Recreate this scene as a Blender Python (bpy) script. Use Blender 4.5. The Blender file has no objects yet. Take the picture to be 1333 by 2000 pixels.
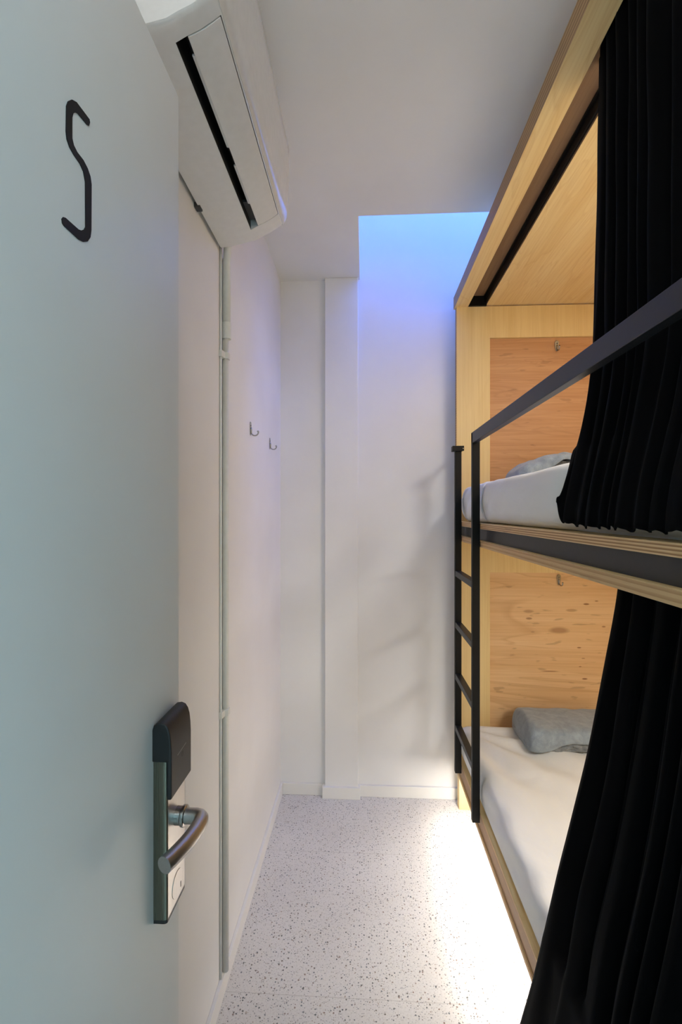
import bpy, bmesh, math, random
from mathutils import Vector, Matrix, noise
random.seed(7)
PI = math.pi
SC = bpy.context.scene
COL = SC.collection

# ------------------------------------------------------------------ helpers
def origin_of(o):
    v = Vector((0, 0, 0))
    while o is not None:
        v += o.location
        o = o.parent
    return v

def obj(name, bm, mats, parent=None, base=None, smooth=False, bevel=0, seg=2):
    """world-space bmesh -> one mesh object (origin at base, or at its thing's base)"""
    loc = Vector(base) if base is not None else Vector((0, 0, 0))
    off = origin_of(parent) + loc if parent is not None else loc
    bmesh.ops.translate(bm, verts=bm.verts, vec=-off)
    me = bpy.data.meshes.new(name)
    bm.to_mesh(me); bm.free()
    o = bpy.data.objects.new(name, me)
    COL.objects.link(o)
    o.location = loc
    if parent is not None:
        o.parent = parent
    for m in (mats if isinstance(mats, (list, tuple)) else [mats]):
        me.materials.append(m)
    if smooth:
        for p in me.polygons: p.use_smooth = True
    if bevel:
        b = o.modifiers.new('bevel', 'BEVEL'); b.width = bevel; b.segments = seg
        b.limit_method = 'ANGLE'; b.angle_limit = math.radians(40)
        if seg > 1:
            for p in me.polygons: p.use_smooth = True
            try:
                b.harden_normals = True
            except Exception:
                pass
    return o

def thing(name, label, cat, loc=(0, 0, 0), rotz=0, group=None):
    o = bpy.data.objects.new(name, None); COL.objects.link(o)
    o.empty_display_size = .05
    o.location = loc; o.rotation_euler = (0, 0, rotz)
    return tag(o, label, cat, group)

def tag(o, label, cat, group=None):
    o['label'] = label; o['category'] = cat
    if group: o['group'] = group
    return o

def struct(name, bm, mats, **k):
    o = obj(name, bm, mats, **k)
    o['kind'] = 'structure'
    return o

def box(bm, x0, x1, y0, y1, z0, z1, mat=0):
    vs = [bm.verts.new((x, y, z)) for z in (z0, z1) for y in (y0, y1) for x in (x0, x1)]
    fs = [(0, 2, 3, 1), (4, 5, 7, 6), (0, 1, 5, 4), (2, 6, 7, 3), (0, 4, 6, 2), (1, 3, 7, 5)]
    out = []
    for f in fs:
        fa = bm.faces.new([vs[i] for i in f]); fa.material_index = mat; out.append(fa)
    return out

def one_box(*a):
    bm = bmesh.new(); box(bm, *a); return bm

def cells(us, vs, holes, axis, w0, w1):
    """a board with rectangular holes: grid us x vs, thickness w0..w1 along axis ('x','y','z')"""
    bm = bmesh.new()
    def P(u, v, w):
        return {'x': (w, u, v), 'y': (u, w, v), 'z': (u, v, w)}[axis]
    solid = {(i, j) for i in range(len(us) - 1) for j in range(len(vs) - 1) if (i, j) not in holes}
    def quad(*p):
        bm.faces.new([bm.verts.new(q) for q in p])
    for (i, j) in solid:
        u0, u1, v0, v1 = us[i], us[i + 1], vs[j], vs[j + 1]
        quad(P(u0, v0, w0), P(u1, v0, w0), P(u1, v1, w0), P(u0, v1, w0))
        quad(P(u0, v0, w1), P(u0, v1, w1), P(u1, v1, w1), P(u1, v0, w1))
        if (i - 1, j) not in solid: quad(P(u0, v0, w0), P(u0, v1, w0), P(u0, v1, w1), P(u0, v0, w1))
        if (i + 1, j) not in solid: quad(P(u1, v0, w0), P(u1, v0, w1), P(u1, v1, w1), P(u1, v1, w0))
        if (i, j - 1) not in solid: quad(P(u0, v0, w0), P(u0, v0, w1), P(u1, v0, w1), P(u1, v0, w0))
        if (i, j + 1) not in solid: quad(P(u0, v1, w0), P(u1, v1, w0), P(u1, v1, w1), P(u0, v1, w1))
    bmesh.ops.remove_doubles(bm, verts=bm.verts, dist=1e-5)
    bmesh.ops.recalc_face_normals(bm, faces=bm.faces)
    return bm

def prism(poly, axis, w0, w1):
    """closed polygon (u,v) extruded along axis"""
    bm = bmesh.new()
    def P(u, v, w):
        return {'x': (w, u, v), 'y': (u, w, v), 'z': (u, v, w)}[axis]
    a = [bm.verts.new(P(u, v, w0)) for u, v in poly]
    b = [bm.verts.new(P(u, v, w1)) for u, v in poly]
    bm.faces.new(a); bm.faces.new(list(reversed(b)))
    n = len(poly)
    for i in range(n):
        j = (i + 1) % n
        bm.faces.new((a[i], b[i], b[j], a[j]))
    bmesh.ops.recalc_face_normals(bm, faces=bm.faces)
    return bm

def tube(bm, pts, r, seg=16, cap=True):
    pts = [Vector(p) for p in pts]
    n = len(pts)
    rr = r if isinstance(r, (list, tuple)) else [r] * n
    prev = None; up = None
    rings = []
    for i, p in enumerate(pts):
        t = (pts[min(i + 1, n - 1)] - pts[max(i - 1, 0)]).normalized()
        if up is None:
            up = Vector((0, 0, 1)) if abs(t.z) < .9 else Vector((1, 0, 0))
        b = t.cross(up).normalized(); up = b.cross(t).normalized()
        rings.append([bm.verts.new(p + (b * math.cos(2 * PI * k / seg) + up * math.sin(2 * PI * k / seg)) * rr[i]) for k in range(seg)])
    for i in range(n - 1):
        for k in range(seg):
            k2 = (k + 1) % seg
            bm.faces.new((rings[i][k], rings[i + 1][k], rings[i + 1][k2], rings[i][k2]))
    if cap:
        bm.faces.new(rings[0]); bm.faces.new(list(reversed(rings[-1])))
    bmesh.ops.recalc_face_normals(bm, faces=bm.faces)
    return bm

def bez(p0, p1, p2, n):
    p0, p1, p2 = Vector(p0), Vector(p1), Vector(p2)
    return [p0 * (1 - t) ** 2 + p1 * 2 * t * (1 - t) + p2 * t * t for t in [i / n for i in range(n + 1)]]

def rbox(x0, x1, y0, y1, z0, z1, r, step, ycuts=()):
    """box with rounded edges on a fine grid, ready to be displaced"""
    bm = bmesh.new()
    def axis(a, b):
        n = max(2, int(round((b - a) / step)))
        inner = [a + (b - a) * i / n for i in range(n + 1)]
        extra = [a + r * q for q in (.0, .12, .3, .55, 1)] + [b - r * q for q in (.0, .12, .3, .55, 1)]
        l = sorted(set([round(v, 5) for v in inner if a + r < v < b - r] + [round(v, 5) for v in extra]))
        return l
    A = [axis(x0, x1), axis(y0, y1), axis(z0, z1)]
    A[1] = sorted(set(A[1] + list(ycuts)))
    cache = {}
    def V(p):
        k = tuple(round(c, 5) for c in p)
        if k not in cache: cache[k] = bm.verts.new(p)
        return cache[k]
    for ax in range(3):
        o1, o2 = [(1, 2), (2, 0), (0, 1)][ax]
        for side in (0, -1):
            w = A[ax][side]
            for i in range(len(A[o1]) - 1):
                for j in range(len(A[o2]) - 1):
                    q = []
                    for (di, dj) in ((0, 0), (1, 0), (1, 1), (0, 1)):
                        p = [0, 0, 0]; p[ax] = w; p[o1] = A[o1][i + di]; p[o2] = A[o2][j + dj]
                        q.append(V(tuple(p)))
                    if side == 0: q.reverse()
                    bm.faces.new(q)
    lo = Vector((x0 + r, y0 + r, z0 + r)); hi = Vector((x1 - r, y1 - r, z1 - r))
    for v in bm.verts:
        c = Vector([min(max(v.co[k], lo[k]), hi[k]) for k in range(3)])
        d = v.co - c
        if d.length > 1e-9:
            m = max(abs(d.x), abs(d.y), abs(d.z))
            v.co = c + d.normalized() * m
    return bm

def fbm(p, o=3):
    s = 0; a = 1
    for i in range(o):
        s += a * noise.noise(p); p = p * 2.03; a *= .5
    return s

def sstep(a, b, x):
    t = min(max((x - a) / (b - a), 0), 1)
    return t * t * (3 - 2 * t)

def lerp_table(tab, x):
    for (a, va), (b, vb) in zip(tab, tab[1:]):
        if (a <= x <= b) or (b <= x <= a):
            t = (x - a) / (b - a)
            return tuple(p + (q - p) * t for p, q in zip(va, vb))
    return tab[0][1] if abs(x - tab[0][0]) < abs(x - tab[-1][0]) else tab[-1][1]

# ------------------------------------------------------------------ materials
def srgb(r, g, b):
    f = lambda c: (c / 255 / 12.92) if c / 255 <= .04045 else ((c / 255 + .055) / 1.055) ** 2.4
    return (f(r), f(g), f(b), 1)

class NT:
    def __init__(s, name):
        s.m = bpy.data.materials.new(name); s.m.use_nodes = True
        s.t = s.m.node_tree; s.t.nodes.clear()
        s.out = s.t.nodes.new('ShaderNodeOutputMaterial')
        s.b = s.t.nodes.new('ShaderNodeBsdfPrincipled')
        s.t.links.new(s.b.outputs[0], s.out.inputs[0])
        s._tc = None
    def n(s, typ, **k):
        nd = s.t.nodes.new(typ)
        for a, v in k.items(): setattr(nd, a, v)
        return nd
    def link(s, a, b): s.t.links.new(a, b)
    def put(s, sock, v):
        if hasattr(v, 'is_output'): s.link(v, sock)
        else: sock.default_value = v
    @property
    def pos(s):
        if s._tc is None: s._tc = s.n('ShaderNodeTexCoord')
        return s._tc.outputs['Object']
    def mapping(s, vec, scale=(1, 1, 1), loc=(0, 0, 0)):
        m = s.n('ShaderNodeMapping'); s.link(vec, m.inputs['Vector'])
        m.inputs['Scale'].default_value = scale; m.inputs['Location'].default_value = loc
        return m.outputs[0]
    def noise(s, vec, scale, detail=3, rough=.5, dist=0):
        nd = s.n('ShaderNodeTexNoise'); s.link(vec, nd.inputs['Vector'])
        nd.inputs['Scale'].default_value = scale; nd.inputs['Detail'].default_value = detail
        nd.inputs['Roughness'].default_value = rough; nd.inputs['Distortion'].default_value = dist
        return nd.outputs['Fac']
    def ramp(s, fac, stops, interp='LINEAR'):
        r = s.n('ShaderNodeValToRGB'); s.link(fac, r.inputs[0])
        r.color_ramp.interpolation = interp
        e = r.color_ramp.elements
        while len(e) < len(stops): e.new(.5)
        for el, (p, c) in zip(e, stops):
            el.position = p; el.color = c if len(c) == 4 else (*c, 1)
        return r.outputs[0]
    def math(s, op, a, b=None, c=None):
        m = s.n('ShaderNodeMath', operation=op)
        s.put(m.inputs[0], a)
        if b is not None: s.put(m.inputs[1], b)
        if c is not None: s.put(m.inputs[2], c)
        return m.outputs[0]
    def mix(s, fac, a, b, blend='MIX'):
        m = s.n('ShaderNodeMix', data_type='RGBA', blend_type=blend)
        s.put(m.inputs[0], fac); s.put(m.inputs[6], a); s.put(m.inputs[7], b)
        return m.outputs[2]
    def bump(s, h, strength, dist=.002):
        b = s.n('ShaderNodeBump'); s.link(h, b.inputs['Height'])
        b.inputs['Strength'].default_value = strength; b.inputs['Distance'].default_value = dist
        s.link(b.outputs[0], s.b.inputs['Normal'])
    def set(s, **k):
        for a, v in k.items(): s.put(s.b.inputs[a.replace('_', ' ')], v)
        return s

G = lambda v: (v, v, v, 1)

def mat_plain(name, col, rough=.5, metal=0, spec=.5, coat=0):
    t = NT(name)
    n = t.noise(t.pos, 60, 2)
    t.set(Base_Color=t.mix(.06, col, t.ramp(n, [(.3, G(0)), (.7, G(1))]), 'OVERLAY'), Roughness=rough, Metallic=metal)
    t.b.inputs['Specular IOR Level'].default_value = spec
    t.b.inputs['Coat Weight'].default_value = coat
    return t.m

def mat_paint(name, col, rough=.6, bump=.15):
    t = NT(name)
    n = t.noise(t.pos, 3.2, 4)
    n2 = t.noise(t.pos, 140, 3)
    c = t.mix(t.ramp(n, [(.35, G(0)), (.7, G(1))]), col, (col[0] * .955, col[1] * .95, col[2] * .94, 1))
    t.set(Base_Color=c, Roughness=rough)
    t.b.inputs['Specular IOR Level'].default_value = .3
    t.bump(n2, bump, .001)
    return t.m

def mat_wood(name, light, mid, dark, axis, scale=1.0, seed=0, figure=.5, knots=(), flecks=0, rough=.5):
    t = NT(name)
    g = [22.0, 22.0, 22.0]; g[axis] = 1.3
    sv = tuple(v * scale for v in g)
    loc = (seed * 3.1, seed * 1.7, seed * 2.3)
    v = t.mapping(t.pos, sv, loc)
    n1 = t.noise(v, 1.0, 5, .55, .6)
    f = [150.0] * 3; f[axis] = 3.0
    n2 = t.noise(t.mapping(t.pos, tuple(f), loc), 1.0, 3, .6)
    l = [6.5] * 3; l[axis] = .75
    n3 = t.noise(t.mapping(t.pos, tuple(a * scale for a in l), loc), 1.0, 3, .5, 1.2)
    # growth-ring figure: sharp lines of a warped low-frequency field
    rings = t.math('FRACT', t.math('MULTIPLY', n3, 9.0))
    line = t.ramp(rings, [(0, G(0)), (.8, G(.25)), (.93, G(1)), (1, G(0))])
    base = t.mix(t.ramp(n1, [(.3, G(0)), (.72, G(1))]), light, mid)
    base = t.mix(t.math('MULTIPLY', line, figure), base, dark)
    base = t.mix(t.math('MULTIPLY', t.ramp(n2, [(.45, G(0)), (.8, G(1))]), .35), base, dark)
    if flecks:
        fl = [60.0] * 3; fl[axis] = 14.0
        n4 = t.noise(t.mapping(t.pos, tuple(fl), loc), 1.0, 1, .3)
        base = t.mix(t.math('MULTIPLY', t.ramp(n4, [(.70, G(0)), (.76, G(1))]), flecks), base, (dark[0] * .35, dark[1] * .3, dark[2] * .3, 1))
    for (cx, cy, cz, rl, rs, amt) in knots:
        s3 = [1 / rs] * 3; s3[axis] = 1 / rl
        m = t.n('ShaderNodeVectorMath', operation='SUBTRACT')
        t.link(t.pos, m.inputs[0]); m.inputs[1].default_value = (cx, cy, cz)
        m2 = t.n('ShaderNodeVectorMath', operation='MULTIPLY'); t.link(m.outputs[0], m2.inputs[0]); m2.inputs[1].default_value = s3
        m3 = t.n('ShaderNodeVectorMath', operation='LENGTH'); t.link(m2.outputs[0], m3.inputs[0])
        d = t.math('ADD', m3.outputs['Value'], t.math('MULTIPLY', t.math('SUBTRACT', n1, .5), .9))
        base = t.mix(t.math('MULTIPLY', t.ramp(d, [(.55, G(1)), (1, G(0))]), amt), base, (dark[0] * .55, dark[1] * .45, dark[2] * .4, 1))
    t.set(Base_Color=base, Roughness=rough)
    t.b.inputs['Specular IOR Level'].default_value = .35
    t.bump(n2, .12, .001)
    return t.m

def mat_ply(name, a, b, c, z0, pitch, axis=2):
    """edge of plywood: thin layers of alternating grain"""
    t = NT(name)
    sx = t.n('ShaderNodeSeparateXYZ'); t.link(t.pos, sx.inputs[0])
    sv = [90.0] * 3; sv[(axis + 1) % 3] = 8; sv[1] = 8
    n = t.noise(t.mapping(t.pos, tuple(sv)), 1.0, 4, .6)
    z = t.math('ADD', sx.outputs[axis], t.math('MULTIPLY', t.math('SUBTRACT', n, .5), pitch * .25))
    f = t.math('FRACT', t.math('DIVIDE', t.math('SUBTRACT', z, z0), pitch))
    col = t.ramp(f, [(0, a), (.42, a), (.5, b), (.92, c), (1, a)])
    n2 = t.noise(t.mapping(t.pos, (120, 9, 120)), 1.0, 3)
    col = t.mix(t.math('MULTIPLY', t.ramp(n2, [(.6, G(0)), (.8, G(1))]), .5), col, (b[0] * .4, b[1] * .4, b[2] * .4, 1))
    t.set(Base_Color=col, Roughness=.6)
    t.b.inputs['Specular IOR Level'].default_value = .3
    return t.m

def mat_terrazzo():
    t = NT('terrazzo')
    p = t.pos
    col = t.mix(t.ramp(t.noise(p, 2.2, 3), [(.3, G(0)), (.75, G(1))]), srgb(222, 218, 212), srgb(209, 204, 197))
    col = t.mix(t.math('MULTIPLY', t.ramp(t.noise(p, 190, 2), [(.45, G(0)), (.7, G(1))]), .35), col, srgb(178, 172, 164))
    warp = t.n('ShaderNodeVectorMath', operation='ADD')
    nz = t.n('ShaderNodeTexNoise'); t.link(p, nz.inputs['Vector']); nz.inputs['Scale'].default_value = 160
    sc = t.n('ShaderNodeVectorMath', operation='SCALE'); t.link(nz.outputs['Color'], sc.inputs[0]); sc.inputs['Scale'].default_value = .004
    t.link(p, warp.inputs[0]); t.link(sc.outputs[0], warp.inputs[1])
    for scale, thr, frac, amt, cols in ((110, .26, .22, .85, [srgb(52, 60, 62), srgb(92, 82, 70), srgb(96, 106, 108), srgb(130, 104, 86)]),
                                        (190, .28, .26, .7, [srgb(70, 76, 78), srgb(128, 112, 96), srgb(98, 104, 104), srgb(150, 140, 128)]),
                                        (68, .17, .09, .8, [srgb(60, 66, 70), srgb(120, 104, 88), srgb(80, 90, 94), srgb(168, 150, 132)])):
        v = t.n('ShaderNodeTexVoronoi'); v.voronoi_dimensions = '2D'
        t.link(warp.outputs[0], v.inputs['Vector']); v.inputs['Scale'].default_value = scale
        sp = t.n('ShaderNodeSeparateColor'); t.link(v.outputs['Color'], sp.inputs[0])
        rad = t.math('MULTIPLY', t.math('ADD', .45, t.math('MULTIPLY', sp.outputs[2], .75)), thr)
        inside = t.math('LESS_THAN', v.outputs['Distance'], rad)
        on = t.math('MULTIPLY', inside, t.math('LESS_THAN', sp.outputs[0], frac))
        cc = t.ramp(sp.outputs[1], [(0, cols[0]), (.3, cols[1]), (.55, cols[2]), (.8, cols[3])], 'CONSTANT')
        col = t.mix(t.math('MULTIPLY', on, amt), col, cc)
    # fine tile joints
    sx = t.n('ShaderNodeSeparateXYZ'); t.link(p, sx.inputs[0])
    j = t.math('LESS_THAN', t.math('ABSOLUTE', t.math('SUBTRACT', t.math('FRACT', t.math('DIVIDE', t.math('SUBTRACT', sx.outputs[1], 1.105), .6)), .5)), .0022)
    col = t.mix(t.math('MULTIPLY', j, .3), col, srgb(150, 140, 128))
    t.set(Base_Color=col, Roughness=.42)
    t.b.inputs['Specular IOR Level'].default_value = .35
    return t.m

def mat_velvet():
    t = NT('black_velvet')
    n = t.noise(t.mapping(t.pos, (9, 9, 2)), 4, 4)
    t.set(Base_Color=t.mix(n, (.0008, .0009, .0012, 1), (.0018, .002, .0025, 1)), Roughness=.9)
    t.b.inputs['Specular IOR Level'].default_value = .05
    t.b.inputs['Sheen Weight'].default_value = .012
    t.b.inputs['Sheen Roughness'].default_value = .35
    t.b.inputs['Sheen Tint'].default_value = (.75, .85, 1, 1)
    t.bump(t.noise(t.pos, 420, 2), .2, .001)
    return t.m

def mat_plush(name, a, b):
    t = NT(name)
    n = t.noise(t.pos, 28, 5, .65, .4)
    n2 = t.noise(t.pos, 230, 3, .7)
    c = t.mix(t.ramp(n, [(.35, G(0)), (.7, G(1))]), a, b)
    c = t.mix(t.math('MULTIPLY', n2, .3), c, (a[0] * .6, a[1] * .6, a[2] * .6, 1))
    t.set(Base_Color=c, Roughness=.95)
    t.b.inputs['Specular IOR Level'].default_value = .1
    t.b.inputs['Sheen Weight'].default_value = .35
    t.b.inputs['Sheen Roughness'].default_value = .5
    t.bump(n2, .7, .004)
    return t.m

def mat_sheet():
    t = NT('white_sheet')
    n = t.noise(t.mapping(t.pos, (5, 3, 5)), 1.4, 4, .5, .8)
    w = t.noise(t.pos, 700, 1)
    t.set(Base_Color=t.mix(n, (.79, .80, .79, 1), (.74, .75, .745, 1)), Roughness=.85)
    t.b.inputs['Specular IOR Level'].default_value = .2
    h = t.math('ADD', n, t.math('MULTIPLY', w, .02))
    t.bump(h, .35, .02)
    return t.m

def mat_steel(name, col, rough=.3, axis=2):
    t = NT(name)
    sv = [500.0] * 3; sv[axis] = 6
    n = t.noise(t.mapping(t.pos, tuple(sv)), 1, 2)
    t.set(Base_Color=t.mix(n, col, (col[0] * .8, col[1] * .8, col[2] * .8, 1)), Metallic=1.0,
          Roughness=t.math('ADD', rough - .06, t.math('MULTIPLY', n, .12)))
    return t.m

def mat_emit(name, col, strength):
    t = NT(name)
    e = t.n('ShaderNodeEmission')
    n = t.noise(t.pos, .8, 2)
    t.link(t.mix(t.math('MULTIPLY', n, .15), col, (col[0] * .8, col[1] * .9, col[2], 1)), e.inputs[0])
    e.inputs[1].default_value = strength
    t.link(e.outputs[0], t.out.inputs[0])
    return t.m

M = {}
M['wall'] = mat_paint('wall_paint', (.80, .793, .782, 1), .6)
M['ceil'] = mat_paint('ceiling_paint', (.78, .777, .77, 1), .7)
M['skirt'] = mat_paint('skirting_paint', (.80, .785, .75, 1), .4, .05)
M['door'] = mat_paint('door_paint', (.74, .75, .74, 1), .38, .04)
M['floor'] = mat_terrazzo()
M['birch'] = mat_wood('birch_upright', srgb(234, 209, 154), srgb(225, 196, 138), srgb(204, 168, 110), 2, .8, 1, .1)
M['birch_y'] = mat_wood('birch_lengthwise', srgb(236, 212, 158), srgb(226, 195, 136), srgb(192, 142, 84), 1, .7, 2, .2)
M['panel_dim'] = mat_wood('panel_wood_dim', srgb(208, 160, 114), srgb(190, 138, 92), srgb(150, 98, 60), 0, 1.2, 3, .22, flecks=.25)  # same wood as the lower panel, its dimmer light put into the colour
M['panel'] = mat_wood('birch_panel', srgb(232, 196, 150), srgb(220, 178, 128), srgb(180, 128, 82), 0, .6, 5.3, .34,
                      knots=[(0.0132, 1.105, 0.9076, 0.064, 0.022, 0.55), (0.1481, 1.105, 1.0398, 0.016, 0.005, 0.9), (-0.1327, 1.105, 0.9649, 0.016, 0.006, 0.7), (0.1132, 1.105, 0.822, 0.012, 0.004, 0.85), (-0.0295, 1.105, 0.7017, 0.055, 0.0032, 0.85), (0.1406, 1.105, 0.6664, 0.016, 0.005, 0.9), (-0.1352, 1.105, 1.0009, 0.03, 0.01, 0.45), (0.0758, 1.105, 1.0083, 0.03, 0.008, 0.45), (0.2327, 1.105, 0.9284, 0.012, 0.005, 0.7), (0.1979, 1.105, 1.0556, 0.01, 0.003, 0.8), (0.1332, 1.105, 0.7686, 0.012, 0.003, 0.7), (0.1182, 1.105, 0.7274, 0.01, 0.004, 0.8)], flecks=.3)  # lower panel wood, coloured lighter for its brighter light
M['slotwood'] = mat_wood('raw_wood_shaded', srgb(150, 120, 90), srgb(132, 104, 78), srgb(100, 74, 52), 1, 1, 4, .15)  # raw wood of the curtain slot, with the slot's shade in its brown
M['ply'] = mat_ply('plywood_edge', srgb(216, 182, 136), srgb(138, 98, 62), srgb(176, 136, 92), 1.433, .0062)
M['ply_dark'] = mat_ply('plywood_edge_brown', srgb(176, 144, 104), srgb(132, 104, 74), srgb(152, 122, 88), 2.53, .012)
M['ply_low'] = mat_ply('plywood_edge_plain', srgb(204, 170, 124), srgb(176, 138, 94), srgb(192, 156, 110), 1.361, .012)
M['railwood'] = mat_wood('rail_wood', srgb(168, 130, 88), srgb(150, 112, 72), srgb(118, 84, 52), 1, 1, 6, .2)
M['black'] = mat_plain('black_powder_coat', (.0022, .0023, .0026, 1), .5, 0, .22)
M['rail'] = mat_plain('black_satin_metal', (.010, .0118, .0155, 1), .42, 0, .42)
M['channel'] = mat_plain('dark_grey_steel', (.027, .0278, .0285, 1), .5, 0, .4)
M['velvet'] = mat_velvet()
M['sheet'] = mat_sheet()
M['plush'] = mat_plush('grey_plush', srgb(154, 166, 177), srgb(124, 136, 148))
M['plush_shade'] = mat_plush('grey_plush_fold_shade', srgb(140, 145, 148), srgb(102, 107, 112))  # darker copy of the plush; shade between the folds is in the colour
M['acwhite'] = mat_plain('glossy_white_plastic', (.74, .738, .725, 1), .28, 0, .5, .2)
M['acflap'] = mat_plain('white_flap_plastic', (.74, .735, .72, 1), .35, 0, .5)
M['acpanel'] = mat_plain('white_front_plastic', (.70, .695, .675, 1), .16, 0, .5, .3)
M['acdark'] = mat_plain('black_outlet', (.006, .006, .006, 1), .6)
M['acplate'] = mat_plain('grey_mount_steel', (.05, .05, .05, 1), .6)
M['pvc'] = mat_plain('grey_white_pvc', (.70, .70, .66, 1), .4)
M['cable'] = mat_plain('white_cable', (.78, .78, .75, 1), .4)
M['steel'] = mat_steel('brushed_steel', (.56, .54, .51, 1), .3, 2)
M['steel_bar'] = mat_steel('brushed_steel_bar', (.55, .535, .51, 1), .36, 1)
M['steel_reflect'] = mat_steel('steel_dark_reflection', (.22, .21, .165, 1), .28, 2)  # same steel; reflection of the dark hallway put into the colour
M['chrome'] = mat_steel('chrome', (.46, .455, .44, 1), .24, 2)
M['blackplastic'] = mat_plain('black_plastic', (.012, .012, .013, 1), .45)
M['ink'] = mat_plain('black_lettering', (.008, .008, .009, 1), .6, 0, .3)
M['pale'] = mat_plain('pale_print', (.25, .25, .25, 1), .5)
M['darkprint'] = mat_plain('dark_print', (.003, .003, .003, 1), .5)
M['sky'] = mat_emit('skylight_glass', (.092, .225, 1, 1), 18.0)
M['hallfloor'] = M['floor']

# ------------------------------------------------------------------ room shell
XL, XR, YB, YF = -.446, 1.478, 2.414, -.08
ZC = 2.73
WX0, WY0 = -.024, 1.896            # the light shaft in the ceiling: left side and near side
ZT = 4.05
HY, HX0, HX1 = -2.3, -1.3, 1.9      # hallway behind the camera

struct('floor', one_box(HX0 - .1, HX1 + .1, HY - .1, YB + .1, -.08, 0), M['floor'])
struct('wall_left', one_box(XL - .1, XL, YF, YB + .1, 0, ZC), M['wall'])
struct('wall_back', one_box(XL, XR + .1, YB, YB + .1, 0, ZT), M['wall'])
struct('wall_right', one_box(XR, XR + .1, YF, YB, 0, ZT), M['wall'])
struct('wall_front', cells([XL - .1, -.345, .455, XR + .1], [0, 2.20, ZC], {(1, 0)}, 'y', YF - .12, YF), M['wall'])
struct('ceiling', cells([XL, WX0, XR], [YF, WY0, YB], {(1, 1)}, 'z', ZC, ZC + .02), M['ceil'])
struct('wall_shaft_left', one_box(WX0 - .08, WX0, WY0, YB, ZC + .02, ZT), M['wall'])
struct('wall_shaft_near', one_box(WX0 - .08, XR, WY0 - .08, WY0, ZC + .02, ZT), M['wall'])
win = struct('window_1', one_box(WX0, XR, WY0, YB, ZT, ZT + .02), M['sky'])
obj('window_frame', cells([WX0 - .08, WX0 + .04, .70, .74, XR - .04, XR + .1], [WY0 - .08, WY0 + .04, YB - .04, YB + .1],
                          {(1, 1), (3, 1)}, 'z', ZT - .03, ZT), M['skirt'], win)
# hallway outside the doorway the camera stands in
struct('wall_hall_back', one_box(HX0 - .1, HX1 + .1, HY - .1, HY, 0, ZC), M['wall'])
struct('wall_hall_left', one_box(HX0 - .1, HX0, HY, YF - .12, 0, ZC), M['wall'])
struct('wall_hall_right', one_box(HX1, HX1 + .1, HY, YF - .12, 0, ZC), M['wall'])
struct('ceiling_hall', one_box(HX0, HX1, HY, YF - .0, ZC + .02, ZC + .06), M['ceil'])
struct('wall_front_hall_left', one_box(HX0, XL - .1, YF - .12, YF, 0, ZC), M['wall'])
struct('wall_front_hall_right', one_box(XR + .1, HX1, YF - .12, YF, 0, ZC), M['wall'])
# pilaster on the back wall, skirtings
struct('trim_1', one_box(-.207, -.0325, YB - .027, YB, 0, ZC), M['wall'], bevel=.003)
struct('baseboard_pilaster', one_box(-.220, -.0215, YB - .040, YB - .001, 0, .061), M['skirt'], bevel=.002)
struct('baseboard_left', one_box(XL, XL + .012, YF, YB, 0, .06), M['skirt'], bevel=.002)
struct('baseboard_back', one_box(XL + .012, XR, YB - .012, YB, 0, .06), M['skirt'], bevel=.002)
# door frame (the leaf stands open into the room)
struct('trim_2', cells([-.375, -.345, .455, .475], [0, 2.20, 2.23], {(1, 0)}, 'y', YF - .13, YF + .008), M['skirt'])

# ------------------------------------------------------------------ the open door
DX = -.300
door = struct('door_1', one_box(DX - .04, DX, -.06, .724, .008, 2.172), M['door'], bevel=.002)
S = [(0.4828, 1.9252), (0.482, 1.928), (0.4598, 1.9268), (0.4523, 1.9227), (0.4461, 1.9153), (0.4436, 1.9084), (0.4429, 1.8823), (0.4443, 1.8753), (0.4486, 1.8707), (0.4552, 1.8683), (0.4655, 1.8667), (0.4714, 1.863), (0.4746, 1.8543), (0.475, 1.8063), (0.4722, 1.8016), (0.4675, 1.7979), (0.4628, 1.7962), (0.4422, 1.795), (0.4387, 1.7935), (0.4366, 1.7903), (0.4373, 1.7866), (0.4398, 1.7854), (0.4636, 1.7858), (0.4714, 1.7881), (0.4787, 1.7929), (0.4837, 1.8004), (0.4854, 1.809), (0.4858, 1.8598), (0.4837, 1.8671), (0.4787, 1.8722), (0.4714, 1.8753), (0.4609, 1.8756), (0.4552, 1.8783), (0.4527, 1.8833), (0.4527, 1.9046), (0.4545, 1.9105), (0.4579, 1.9144), (0.4617, 1.9167), (0.4779, 1.9184), (0.4812, 1.9202)]
obj('painted_letter', prism(S, 'x', DX - .001, DX + .0009), M['ink'], door)

# lock furniture on the door leaf
def rounded_plate(y0, y1, z0, z1, x0, x1, r):
    """tall plate whose near and far edges are rounded towards the door"""
    poly = [(x0, y0), (x0 + (x1 - x0) * .62, y0)]
    for k in range(1, 6):
        a = PI / 2 * k / 6
        poly.append((x1 - r + r * math.sin(a), y0 + r * .6 * (1 - math.cos(a))))
    poly += [(x1, y0 + r), (x1, y1 - r)]
    for k in range(1, 6):
        a = PI / 2 * k / 6
        poly.append((x1 - r + r * math.cos(a), y1 - r * .6 + r * .6 * math.sin(a)))
    poly += [(x0, y1)]
    return prism(poly, 'z', z0, z1)
lock = obj('lock_plate', rounded_plate(.634, .702, .9185, 1.17, DX - .001, -.280, .006), [M['steel'], M['steel_reflect']], door, bevel=.0012)
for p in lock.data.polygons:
    if p.normal.y < -.35: p.material_index = 1  # faces towards the hallway get the dark reflection colour
obj('bottom_cap', rounded_plate(.6345, .7015, .9135, .9188, DX - .001, -.2805, .006), M['blackplastic'], lock)
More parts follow.
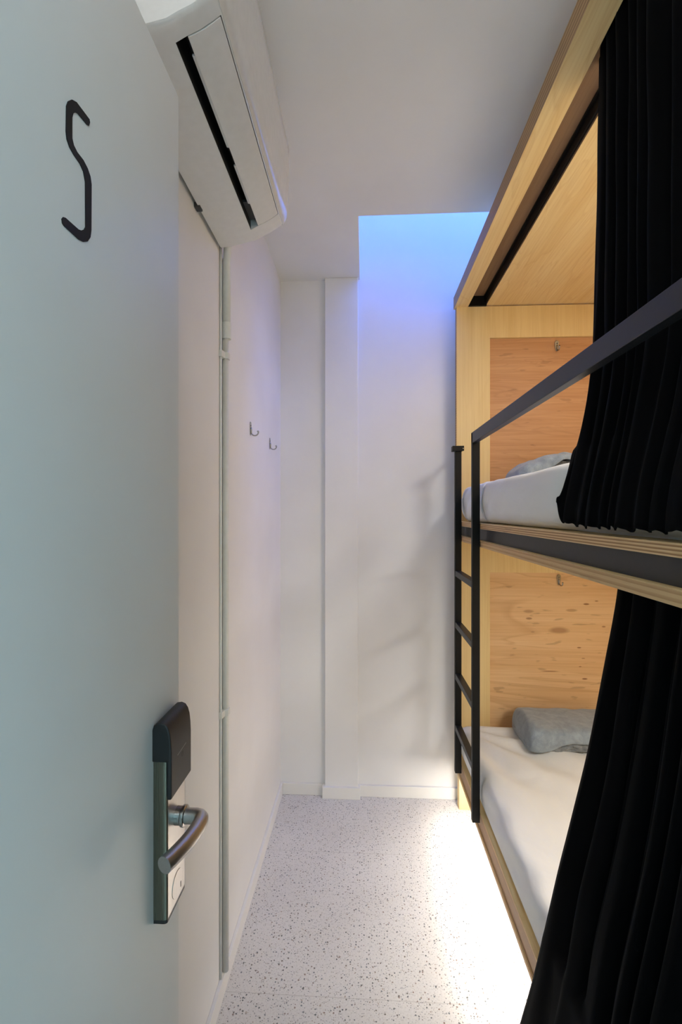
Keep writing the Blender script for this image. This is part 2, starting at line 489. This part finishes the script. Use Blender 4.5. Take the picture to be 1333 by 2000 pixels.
RP = [(-.301, 1.145), (-.301, 1.190), (-.2985, 1.1965), (-.294, 1.2005), (-.287, 1.2015), (-.281, 1.199), (-.277, 1.193), (-.2745, 1.184),
      (-.2732, 1.172), (-.2725, 1.158), (-.2725, 1.092), (-.2795, 1.092), (-.2795, 1.145)]
reader = obj('card_reader', prism(RP, 'y', .6305, .7055), M['blackplastic'], lock, bevel=.0025, seg=3)
obj('printed_line', prism([(.652, 1.1445), (.684, 1.1470), (.684, 1.1480), (.652, 1.1455)], 'x', -.2726, -.2722), M['pale'], reader)
bm = bmesh.new(); tube(bm, [(-.2727, .671, 1.1375), (-.2722, .671, 1.1375)], .0042, 16)
obj('sensor_mark', bm, M['darkprint'], reader)
lev = bmesh.new()
LZ = 1.047
path = [(-.283, .667, LZ), (-.262, .667, LZ), (-.250, .667, LZ), (-.2445, .6655, LZ), (-.2410, .662, LZ), (-.2390, .656, LZ)]
path += [tuple(p) for p in bez((-.2390, .648, LZ), (-.2400, .612, LZ), (-.2560, .571, LZ + .0005), 14)]
tube(lev, path, .0108, 24)
lever = obj('lever_handle', lev, M['steel_bar'], lock, smooth=True, bevel=.0008)
bm = bmesh.new(); tube(bm, [(-.2805, .667, LZ), (-.2715, .667, LZ), (-.2705, .667, LZ), (-.2665, .667, LZ), (-.2655, .667, LZ)], [.0128, .0128, .0150, .0150, .0135], 28)
obj('handle_collar', bm, M['chrome'], lock, bevel=.0006)
bm = bmesh.new(); tube(bm, [(-.2803, .669, .944), (-.2793, .669, .944)], .0185, 40)
obj('cylinder_cover', bm, M['steel'], lock, bevel=.0003)
obj('keyhole', one_box(-.2796, -.2790, .6795, .6815, .930, .938), M['darkprint'], lock)
for z in (.25, 1.05, 1.92):
    bm = bmesh.new(); tube(bm, [(DX - .012, -.062, z - .05), (DX - .012, -.062, z + .05)], .008, 14)
    obj('hinge', bm, M['steel'], door)

# ------------------------------------------------------------------ air conditioner
AY0, AY1 = .745, 1.370
SY0, SY1 = .782, 1.312
ac = thing('air_conditioner', 'white wall mounted air conditioner high on the left wall with open black outlet slot', 'air conditioner', (XL, 1.06, 2.30))
front = [(-.2490, 2.3660), (-.2420, 2.3800), (-.2370, 2.410), (-.2330, 2.470), (-.2310, 2.55), (-.2310, 2.600), (-.2360, 2.622), (-.250, 2.632)]
def ac_section(y, recess, sh):
    """profile (x,z); the outlet recess is folded in between the back underside and the front edge"""
    flap = [(-.309, 2.3325), (-.294, 2.3385), (-.278, 2.3470), (-.262, 2.3570)]
    if recess:
        mid = [(-.330, 2.3215), (-.332, 2.385), (-.300, 2.400), (-.262, 2.400), (-.2500, 2.3665)]
    else:
        mid = [(-.330, 2.3215), (-.309, 2.3325), (-.286, 2.3425), (-.266, 2.3545), (-.2500, 2.3655)]
    P = [(-.436, 2.632), (-.436, 2.303), (-.400, 2.3065)] + mid + front
    cx, cz = -.36, 2.47
    return [(cx + (x - cx) * (1 - sh) if x > -.43 else x, cz + (z - cz) * (1 - sh * .7)) for x, z in P]
secs = [(AY0, 0, .035), (AY0 + .003, 0, .014), (AY0 + .009, 0, .003), (AY0 + .016, 0, 0), (SY0, 0, 0), (SY0, 1, 0), (SY1, 1, 0), (SY1, 0, 0),
        (AY1 - .016, 0, 0), (AY1 - .008, 0, .004), (AY1 - .003, 0, .015), (AY1, 0, .04)]
bm = bmesh.new()
rings = []
for y, rc, sh in secs:
    rings.append([bm.verts.new((x, y, z)) for x, z in ac_section(y, rc, sh)])
n = len(rings[0])
for a in range(len(rings) - 1):
    for k in range(n):
        k2 = (k + 1) % n
        f = bm.faces.new((rings[a][k], rings[a][k2], rings[a + 1][k2], rings[a + 1][k]))
        if secs[a][1] and secs[a + 1][1] and 3 <= k <= 6: f.material_index = 1
bm.faces.new(rings[0]); bm.faces.new(list(reversed(rings[-1])))
bmesh.ops.dissolve_degenerate(bm, dist=1e-5, edges=bm.edges)
bmesh.ops.recalc_face_normals(bm, faces=bm.faces)
housing = obj('housing', bm, [M['acwhite'], M['acdark']], ac)
for p in housing.data.polygons: p.use_smooth = abs(p.normal.y) < .9
mod = housing.modifiers.new('edges', 'EDGE_SPLIT'); mod.split_angle = math.radians(35)
# air guide flap, a curved plate, with the light inner lip seen in the slot
def plate_from(profile, y0, y1, th):
    out = []
    for i, (x, z) in enumerate(profile):
        a = profile[max(i - 1, 0)]; b = profile[min(i + 1, len(profile) - 1)]
        d = Vector((b[0] - a[0], b[1] - a[1])).normalized()
        out.append((x - d.y * th, z + d.x * th))
    return prism(profile + list(reversed(out)), 'y', y0, y1)
fl = [(-.3085, 2.3320), (-.2975, 2.3362), (-.286, 2.3415), (-.276, 2.3470), (-.266, 2.3532), (-.2575, 2.3592), (-.2505, 2.3650)]
flap = obj('louver_flap', plate_from(fl, SY0 + .002, SY1 - .002, .004), M['acflap'], ac, bevel=.0008)
for a, b in ((SY0 + .035, SY0 + .245), (SY0 + .300, SY1 - .095)):
    obj('flap_lip', prism([(-.3140, 2.3335), (-.3087, 2.3322), (-.3087, 2.3362), (-.3135, 2.3365)], 'y', a, b), M['acflap'], flap)
fp = [(-.2470, 2.3680), (-.2405, 2.3755), (-.2360, 2.388), (-.2325, 2.412), (-.2290, 2.470), (-.2270, 2.55), (-.2275, 2.596), (-.2330, 2.618)]
fpo = obj('front_panel', plate_from(fp, AY0 + .001, AY1 - .001, .0045), M['acpanel'], ac, smooth=True, bevel=.001)
obj('air_guide', one_box(-.331, -.296, SY1 - .085, SY1 - .010, 2.345, 2.352), M['acplate'], ac)
obj('mount_plate', one_box(XL, -.436, AY0 + .03, AY1 - .02, 2.335, 2.60), M['acplate'], ac)
obj('mount_clip', one_box(XL + .001, -.430, 1.172, 1.192, 2.299, 2.312), M['acplate'], ac)

# drain pipe down the wall from the air conditioner
PX, PY = XL + .0135, 1.412
pipe = thing('drain_pipe', 'pale grey drain pipe clipped down the left wall below the air conditioner', 'pipe', (XL, PY, .06))
bm = bmesh.new(); tube(bm, [(PX + .022, PY - .055, 2.335), (PX + .010, PY - .022, 2.318), (PX + .004, PY - .006, 2.300), (PX + .0005, PY, 2.280), (PX, PY, 2.07)], .0122, 20)
obj('upper_pipe', bm, M['pvc'], pipe, smooth=True)
bm = bmesh.new(); tube(bm, [(PX, PY, 2.292), (PX, PY, 2.287)], .0132, 20)
obj('elbow_ring', bm, M['pvc'], pipe)
bm = bmesh.new(); tube(bm, [(PX, PY, 2.094), (PX, PY, 2.092), (PX, PY, 2.045), (PX, PY, 2.043)], [.0138, .0146, .0146, .0138], 24)
obj('coupling', bm, M['pvc'], pipe)
bm = bmesh.new(); tube(bm, [(PX - .003, PY, 2.06), (PX - .003, PY, .0605)], .0096, 20)
obj('lower_pipe', bm, M['pvc'], pipe, smooth=True)
bm = bmesh.new(); tube(bm, [(XL + .004, PY - .028, 2.36), (XL + .004, PY - .028, .0605)], .0036, 12)
obj('cable', bm, M['cable'], pipe, smooth=True)
for z in (1.989, .873):
    bm = prism([(XL, PY - .034), (XL + .009, PY - .034), (XL + .012, PY - .014), (XL + .0215, PY - .009), (XL + .0225, PY + .008), (XL + .011, PY + .015), (XL, PY + .016)], 'z', z - .010, z + .010)
    obj('pipe_clip', bm, M['pvc'], pipe, bevel=.0012)

# ------------------------------------------------------------------ coat hooks (one kind, four places)
def make_hook():
    t = thing('coat_hook', 'steel', 'hook')
    poly = [(0, -.024), (.0035, -.021), (.0052, -.010), (.0066, .004), (.0072, .013), (.0062, .019), (.0036, .0230), (0, .0245),
            (-.0036, .0230), (-.0062, .019), (-.0072, .013), (-.0066, .004), (-.0052, -.010), (-.0035, -.021)]
    pl = obj('back_plate', prism([(x * 1.45, z * 1.12) for x, z in poly], 'y', -.003, .0008), M['chrome'], t, bevel=.0008)
    bm = bmesh.new(); tube(bm, [(0, -.003, .012), (0, -.0038, .012)], .0026, 14)
    obj('screw', bm, M['acplate'], pl)
    arc = [(0, -.0185 + .0135 * math.cos(math.radians(a)), -.0150 - .0125 * math.sin(math.radians(a))) for a in range(0, 211, 21)]
    pts = [(0, -.0035, .004), (0, -.0046, -.006)] + arc
    rad = [.0034, .0034] + [.0027] * (len(arc) - 2) + [.0036, .0042]
    bm = bmesh.new(); tube(bm, pts, rad, 12)
    obj('prong', bm, M['chrome'], t, smooth=True)
    return t
def dup(root, loc, rotz, label, group):
    r = root.copy(); COL.objects.link(r); r.location = loc; r.rotation_euler = (0, 0, rotz)
    r['label'] = label; r['group'] = group
    for ch in list(root.children):
        c = ch.copy(); COL.objects.link(c); c.parent = r
        for g in ch.children:
            d = g.copy(); COL.objects.link(d); d.parent = c
    return r
hook = make_hook()
hook.location = (.9635, 2.3345, 2.331); hook['label'] = 'steel hook on the panel inside the upper bunk'; hook['group'] = 'hooks inside the bunks'
dup(hook, (.973, 2.3345, 1.161), math.radians(12), 'steel hook on the panel inside the lower bunk', 'hooks inside the bunks')
dup(hook, (XL, 1.762, 1.826), PI / 2, 'steel hook on the left white wall, the one nearer the drain pipe', 'hooks on the left wall')
dup(hook, (XL, 2.128, 1.822), PI / 2, 'steel hook on the left white wall, the one nearer the back corner', 'hooks on the left wall')

# ------------------------------------------------------------------ bunk bed
XF, XB = .458, 1.46
BY0, BY1 = .14, 2.32
bed = thing('bunk_bed', 'built-in plywood bunk bed with two berths along the right wall', 'bunk bed', (.96, 1.23, 0))
ZI = 2.5365
def side_mats(o, idx=1, ax=2):
    for p in o.data.polygons:
        if abs(p.normal[ax]) < .5: p.material_index = idx
can = obj('canopy', prism([(XF - .003, 2.531), (.521, 2.531), (.521, 2.580), (.611, 2.580), (.611, ZI), (XB, ZI), (XB, 2.592), (XF - .003, 2.592)], 'y', BY0, BY1 + .030),
          [M['birch_y'], M['ply_dark'], M['slotwood']], bed)
for p in can.data.polygons:
    c = p.center + Vector(bed.location)
    if p.normal.x < -.5 and c.x < .47: p.material_index = 1
    elif abs(p.normal.y) > .5: p.material_index = 1
    elif p.normal.z < -.5 and .53 < c.x < .60: p.material_index = 2
    elif abs(p.normal.x) > .5 and c.x < .65: p.material_index = 2
obj('curtain_track', prism([(.596, 2.579), (.6105, 2.579), (.6105, 2.544), (.603, 2.544), (.603, 2.573), (.596, 2.573)], 'y', BY0 + .02, BY1), M['black'], can)
obj('track_end', one_box(.5212, .6108, BY1 - .012, BY1, 2.5311, 2.5795), M['black'], can)
# end board with an opening to the recessed panel of each berth
ep = obj('end_board', cells([.464, .630, 1.30, XB], [.2135, .36, 1.197, 1.42, 1.52, 2.373, 2.531], {(1, 1), (1, 4)}, 'y', BY1, BY1 + .030),
         [M['birch'], M['ply_dark']], bed)
for p in ep.data.polygons:
    if p.normal.x < -.5 and p.center.x + bed.location.x < .47: p.material_index = 1
obj('upper_panel', one_box(.6303, 1.2997, BY1 + .0152, BY1 + .026, 1.5203, 2.3727), M['panel_dim'], bed)
obj('lower_panel', one_box(.6303, 1.2997, BY1 + .0152, BY1 + .026, .3603, 1.1967), M['panel'], bed)
obj('near_board', one_box(.464, XB, BY0 - .018, BY0, .2135, 2.531), M['birch'], bed)
obj('back_board', one_box(XB, XB + .012, BY0, BY1 + .030, .2135, 2.531), M['birch'], bed)
# upper berth: plywood, dark steel channel, plywood
ud = obj('upper_deck', one_box(XF, XB, BY0, BY1, 1.433, 1.454), [M['birch_y'], M['ply']], bed); side_mats(ud)
obj('steel_channel', one_box(XF + .022, .53, BY0, BY1, 1.385, 1.433), M['channel'], bed)
uc = obj('berth_ceiling', prism([(XF, 1.361), (.530, 1.361), (.530, 1.3845), (.615, 1.3845), (.615, 1.361), (XB, 1.361), (XB, 1.385), (XF, 1.385)], 'y', BY0, BY1), [M['birch_y'], M['ply_low']], bed); side_mats(uc)
obj('curtain_track', one_box(.56, .58, BY0 + .02, BY1 - .02, 1.372, 1.3842), M['black'], uc)
# lower berth
ld = obj('lower_deck', one_box(XF, XB, BY0, BY1, .299, .310), [M['birch_y'], M['ply_low']], bed); side_mats(ld)
obj('bed_rail', one_box(XF + .005, XF + .034, BY0, BY1, .229, .299), M['railwood'], bed)
lb = obj('base_board', one_box(XF, XB, BY0, BY1, .2135, .229), [M['birch_y'], M['ply_low']], bed); side_mats(lb)
for (x, y) in ((.478, BY1 + .004), (1.38, BY1 + .004), (.478, .16), (1.38, .16)):
    obj('leg', one_box(x, x + .062, y, y + .045, 0, .2135), M['birch'], bed, bevel=.0015)
obj('light_strip', one_box(.500, .512, BY0 + .05, BY1 - .03, .2065, .2135), M['acwhite'], bed)

# ------------------------------------------------------------------ ladder with the guard rail grown out of it
lad = thing('bunk_ladder', 'black square tube ladder with long guard rail on front of the bunk bed', 'ladder', (.4425, 2.0, .272))
X0, X1 = .427, .4565
obj('stile', one_box(X0, X1, 1.8240, 1.8460, .272, 1.8155), M['black'], lad, bevel=.0015)
obj('stile', one_box(X0, X1, 2.1650, 2.1870, .272, 1.808), M['black'], lad, bevel=.0015)
for z in (1.2238, .9826, .7405, .4985):
    obj('rung', one_box(X0 + .0005, X1 - .0005, 1.846, 2.165, z - .026, z), M['rail'], lad, bevel=.0012)
obj('guard_rail', one_box(X0, X1 - .008, BY0 - .015, 1.846, 1.7735, 1.8160), M['rail'], lad, bevel=.0015)
hb = obj('hook_bracket', prism([(.4135, 2.153), (.466, 2.153), (.466, 2.158), (.4585, 2.158), (.4585, 2.192), (.4135, 2.192)], 'z', 1.7855, 1.8095), M['black'], lad, bevel=.0012)
obj('bracket_arm', one_box(.4585, .4645, 2.158, 2.320, 1.788, 1.806), M['black'], lad)
bm = bmesh.new(); tube(bm, [(.4617, 2.1525, 1.797), (.4617, 2.1532, 1.797)], .0022, 12)
obj('bolt', bm, M['steel'], hb)

# ------------------------------------------------------------------ mattresses
def mattress(name, label, x0, x1, y0, y1, z0, z1, r, warp):
    bm = rbox(x0, x1, y0, y1, z0, z1, r, .018, [round(1.836 + .0025 * k, 5) for k in range(14)])
    bmesh.ops.recalc_face_normals(bm, faces=bm.faces)
    bm.normal_update()
    for v in bm.verts:
        v.co += warp(v.co.copy(), v.normal.copy(), (z1 - v.co.z) / (z1 - z0))
    o = obj(name, bm, M['sheet'], base=((x0 + x1) / 2, (y0 + y1) / 2, z0), smooth=True)
    return tag(o, label, 'mattress', 'mattresses on the bunk bed')
def warp_up(p, n, d):
    k = fbm(Vector((p.x * 3, p.y * 3, p.z * 5))) * .004
    bulge = .006 * math.exp(-((d - .45) / .3) ** 2) if n.x < -.5 else 0
    # the sheet is pulled in where the ladder stands against it
    dent = .014 * math.exp(-((p.y - 1.850) / .0042) ** 2) if n.x < -.2 and p.z > 1.47 else 0
    fold = .003 * math.sin((p.y * .8 + p.z * 1.4) * 42 + 2 * noise.noise(p * 4)) * sstep(1.5, 1.9, p.y) * (1 if n.x < -.3 else .3)
    press = .022 * sstep(1.16, 1.08, p.y) if n.x < -.2 else 0
    bulge *= 1 - sstep(1.16, 1.08, p.y)
    return n * (k + fold) + Vector((-bulge + dent + press, 0, 0)) + Vector((0, 0, -.003 if p.z < 1.46 else 0)) * 0
def warp_low(p, n, d):
    k = fbm(Vector((p.x * 3.5, p.y * 3.5, p.z * 6))) * .005
    # creases that fan out from the far front corner
    dx, dy = p.x - .44, 2.26 - p.y
    rr = math.hypot(dx, dy); a = math.atan2(dy, dx + 1e-6)
    fan = .012 * math.sin(a * 15 + 1.5 * noise.noise(p * 5)) * math.exp(-((rr - .34) / .26) ** 2) * (1 if n.z > .3 else .4)
    seam = -.004 * math.exp(-((p.x - (.722 + .06 * (p.y - 1.65))) / .006) ** 2) * (1 if n.z > .5 else 0) * sstep(2.0, 1.9, p.y)
    side = .005 * math.sin(p.y * 26 + p.z * 40 + 3 * noise.noise(p * 3)) if n.x < -.3 else 0
    low = sstep(.325, .39, p.z)
    return n * (k + fan + side) * low + Vector((0, 0, seam))
mattress('mattress', 'white sheeted mattress on the upper berth', XF + .016, 1.44,   .165, 2.258, 1.4545, 1.622, .042, warp_up)
mattress('mattress', 'white sheeted mattress on the lower berth', XF + .009, 1.44, .165, 2.285, .3105, .452, .038, warp_low)

# ------------------------------------------------------------------ folded grey blankets
def blanket(label, cx, cy, z, W, D, Ht, seed, hem_lift, left_round=.040, crump=1.0, rot=0, inner=.45):
    t = thing('folded_blanket', label, 'blanket', (cx, cy, z), rot, 'folded blankets')
    nx, nq = 70, 64
    bm = bmesh.new()
    def cross(q, hem):
        # around: back bottom -> back -> top -> front -> hem ; rounded by a superellipse
        a = PI * (1.0 - q) * 1.0
        e = .36
        c, s_ = math.cos(a), math.sin(a)
        y = (D / 2) * (-1 if c < 0 else 1) * abs(c) ** e
        zz = Ht * abs(s_) ** e
        return -y, zz
    rows = []
    for i in range(nx + 1):
        u = i / nx
        x = -W / 2 + W * u
        el = min(1, (x + W / 2) / left_round); er = min(1, (W / 2 - x) / .055)
        sh = math.sqrt(max(0, 1 - (1 - el) ** 2)) * math.sqrt(max(0, 1 - (1 - er) ** 2))
        hem = hem_lift * sstep(-W / 2 + .03, -W / 2 + .20, x)
        row = []
        for j in range(nq + 1):
            q = j / nq
            y, zz = cross(q, hem)
            # q=0 back hem, q=1 front hem
            y = -y
            fr = sstep(.5, 1, q)
            zz = zz * (1 - hem / Ht * fr * 1.0) + hem * fr
            zz = zz * (.12 + .88 * sh)
            zz = max(zz, 0.004)
            y2 = y * (.74 + .26 * sh)
            p = Vector((x, y2 if True else y, zz))
            w = Vector((p.x * 6 + seed, p.y * 6, p.z * 6))
            nz = fbm(w) * .009 * crump + noise.noise(w * 4.1) * .003 * crump
            dirv = Vector((0, y2 / (D / 2), max(zz / Ht - .35, 0))).normalized() if zz > .01 else Vector((0, 0, 0))
            row.append(bm.verts.new(p + dirv * nz))
        rows.append(row)
    # front is at -y
    for i in range(nx):
        for j in range(nq):
            bm.faces.new((rows[i][j], rows[i + 1][j], rows[i + 1][j + 1], rows[i][j + 1]))
    bm.faces.new(rows[0]); bm.faces.new(list(reversed(rows[-1])))
    for v in bm.verts: v.co.y = -v.co.y
    bmesh.ops.recalc_face_normals(bm, faces=bm.faces)
    bmesh.ops.translate(bm, verts=bm.verts, vec=(cx, cy, z))
    o = obj('outer_fold', bm, M['plush'], t, smooth=True)
    s = o.modifiers.new('thick', 'SOLIDIFY'); s.thickness = .010; s.offset = -1
    sb = o.modifiers.new('sub', 'SUBSURF'); sb.levels = 1; sb.render_levels = 1
    # the crumpled inner layers, seen under the front hem
    bm = rbox(-W / 2 + max(.045, left_round * .8), W / 2 - .03, -D / 2 + .014, D / 2 - .03, .002, Ht * inner, .02, .008)
    bmesh.ops.recalc_face_normals(bm, faces=bm.faces); bm.normal_update()
    for v in bm.verts:
        p = v.co
        w = Vector((p.x * 13 + seed * 2, p.y * 9, p.z * 30))
        dsp = fbm(w, 3) * .014 + abs(noise.noise(w * 1.7)) * .018 - .008
        k = 1 if p.z > .008 else .0
        v.co = p + Vector((0, v.normal.y, v.normal.z)) * dsp * k
    bmesh.ops.translate(bm, verts=bm.verts, vec=(cx, cy, z))
    obj('inner_folds', bm, M['plush_shade'], t, smooth=True)
    return t
blanket('grey plush blanket folded on the lower mattress against the end panel', .945, 2.135, .4555, .47, .27, .108, 3.3, .045, inner=.52)
blanket('grey plush blanket folded on the upper mattress against the end panel', .905, 2.09, 1.625, .50, .26, .122, 9.1, .092, left_round=.15, crump=2.3, inner=.80)

# ------------------------------------------------------------------ curtains
def softmin(a, b, k=.006):
    h = max(k - abs(a - b), 0) / k
    return min(a, b) - h * h * k * .25
def curtain(label, ztop, zbot, edge, ynear, folds, amp, seed, hem, clampx):
    """edge(z)->(y of leading edge, x/y slope of the leading edge, x of the outer fold line)"""
    ns, nt = 460, 100
    rnd = random.Random(seed)
    am = [rnd.uniform(.3, 1.25) for _ in range(folds + 3)]
    wd = [rnd.uniform(.6, 1.5) for _ in range(folds + 3)]
    tot = sum(wd[:folds]); cum = [0]
    for w in wd[:folds]: cum.append(cum[-1] + w / tot)
    def phase(s):
        for i in range(folds):
            if s <= cum[i + 1] or i == folds - 1:
                return i, (s - cum[i]) / (cum[i + 1] - cum[i])
    bm = bmesh.new(); rows = []
    for j in range(nt + 1):
        t = j / nt
        z0 = ztop + (zbot - ztop) * t
        taps = [edge(z0 + dz) for dz in (-.06, -.03, 0, .03, .06)]
        yE, ratio, xb = [sum(q[m] for q in taps) / 5 for m in range(3)]
        a0 = amp(t)
        row = []
        for i in range(ns + 1):
            s = i / ns
            k, f = phase(s)
            wob = .20 * noise.noise(Vector((s * 7, t * 2.0, seed)))
            ph = 2 * PI * (f + wob)
            a = a0 * (am[k] * (1 - f) + am[k + 1] * f)
            wave = math.sin(ph) + .22 * math.sin(2 * ph + k)
            y = yE + (ynear - yE) * s + a * .5 * math.cos(ph) * sstep(0, .05, s)
            x = max(xb, ratio * y)
            x += a * max(1.15 - wave, .02) * sstep(0, .07, s) + .003 * noise.noise(Vector((s * 16, t * 5, seed + 4)))
            x = clampx(x, z0)
            zz = z0 + hem(s, wave) * sstep(.9, 1, t) ** 2
            row.append(bm.verts.new((x, y, zz)))
        rows.append(row)
    for j in range(nt):
        for i in range(ns):
            bm.faces.new((rows[j][i], rows[j + 1][i], rows[j + 1][i + 1], rows[j][i + 1]))
    bmesh.ops.recalc_face_normals(bm, faces=bm.faces)
    yE, ratio, xb = edge(zbot)
    o = obj('curtain', bm, M['velvet'], base=(xb, (yE + ynear) / 2, zbot), smooth=True)
    s = o.modifiers.new('thick', 'SOLIDIFY'); s.thickness = .003; s.offset = 0
    return tag(o, label, 'curtain', 'black bunk curtains')
UP = [(2.575, (1.125, .5030, .522)), (2.30, (1.120, .4985, .519)), (1.93, (1.116, .4910, .518)), (1.818, (1.113, .4851, .516)),
      (1.705, (1.112, .4684, .500)), (1.636, (1.111, .4509, .486)), (1.576, (1.110, .4308, .472)), (1.51, (1.110, .4114, .457)), (1.44, (1.106, .4100, .455))]
LO = [(1.372, (1.030, .5460, .535)), (1.29, (1.035, .5380, .530)), (1.04, (1.062, .4925, .508)), (.91, (1.075, .4695, .492)), (.776, (1.095, .4432, .474)),
      (.635, (1.120, .4147, .456)), (.46, (1.160, .3890, .446)), (.39, (1.175, .3786, .441)), (.10, (1.276, .3369, .428)), (.0, (1.31, .325, .425))]
def up_hem(s, wave):
    lead = .044 * math.exp(-(s / .014) ** 2) + .010 * math.exp(-(s / .07) ** 2)
    return lead +   .003 * wave + .006 * noise.noise(Vector((s * 45, 0, 2)))
curtain('black velvet curtain hanging across the upper berth over its mattress', 2.575, 1.469,
        lambda z: lerp_table(UP, z), .20, 18, lambda t: .0155 * (1 - .66 * sstep(.28, .86, t)), 5, up_hem,
        lambda x, z: softmin(x, .467 + .2 * max(z - 1.5, 0) + .3 * sstep(1.64, 1.78, z)))
curtain('black velvet curtain hanging across the lower berth down to the floor', 1.372, .03,
        lambda z: lerp_table(LO, z), .20, 14, lambda t: .017 - .003 * sstep(.5, .8, t), 11, lambda s, w: .004 * w,
        lambda x, z: softmin(x, .450 + .25 * sstep(.43, .75, z)))

# ------------------------------------------------------------------ light
def area(name, loc, rot, sx, sy, power, col):
    l = bpy.data.lights.new(name, 'AREA'); l.shape = 'RECTANGLE'; l.size = sx; l.size_y = sy
    l.energy = power; l.color = col
    o = bpy.data.objects.new(name, l); COL.objects.link(o)
    o.location = loc; o.rotation_euler = rot
    return o
# white LED strip under the bed, facing the floor
area('led_strip_light', (.506, 1.22, .205), (0, math.radians(5), 0), .014, 2.05, 8.8, (1, .965, .92))
# reading lamps behind the curtains
area('lower_reading_light', (1.10, .95, 1.335), (0, 0, 0), .30, .5, 9.5, (1, .985, .95))
area('upper_reading_light', (1.10, .95, 2.505), (0, 0, 0), .30, .5, 12.5, (1, .97, .93))
# daylight in the hallway
area('hall_daylight', (1.80, -1.25, 1.55), (math.radians(90), 0, math.radians(90)), 1.5, 2.0, 40.0, (.41, .80, 1.0))
# unseen fill above the doorway, added to brighten the ceiling
area('ceiling_fill_light', (.15, -.02, 2.24), (PI, 0, 0), .8, .12, 4.2, (1, .985, .97))
# unseen hallway light, assumed below the ceiling
area('hall_unseen_light', (.1, -1.0, 2.70), (0, 0, 0), .5, .5, 5.0, (.9, .97, 1))

w = bpy.data.worlds.new('World'); SC.world = w; w.use_nodes = True
bg = w.node_tree.nodes['Background']; bg.inputs[0].default_value = (.35, .5, .8, 1); bg.inputs[1].default_value = .3

# ------------------------------------------------------------------ camera
cam = bpy.data.cameras.new('camera'); co = bpy.data.objects.new('camera', cam); COL.objects.link(co)
co.location = (0, 0, 1.5)
co.rotation_euler = (PI / 2, 0, math.atan(45.5 / 890))
cam.sensor_fit = 'VERTICAL'; cam.sensor_height = 36; cam.lens = 890 / 2000 * 36
cam.clip_start = .02
SC.camera = co

SC.view_settings.view_transform = 'Standard'
SC.view_settings.look = 'None'
SC.view_settings.exposure = .4
SC.view_settings.gamma = 1
SC.view_settings.use_curve_mapping = False
SC.cycles.use_denoising = True
SC.cycles.max_bounces = 8
SC.cycles.diffuse_bounces = 6
SC.cycles.caustics_reflective = False
SC.cycles.caustics_refractive = False
SC.cycles.sample_clamp_indirect = 6
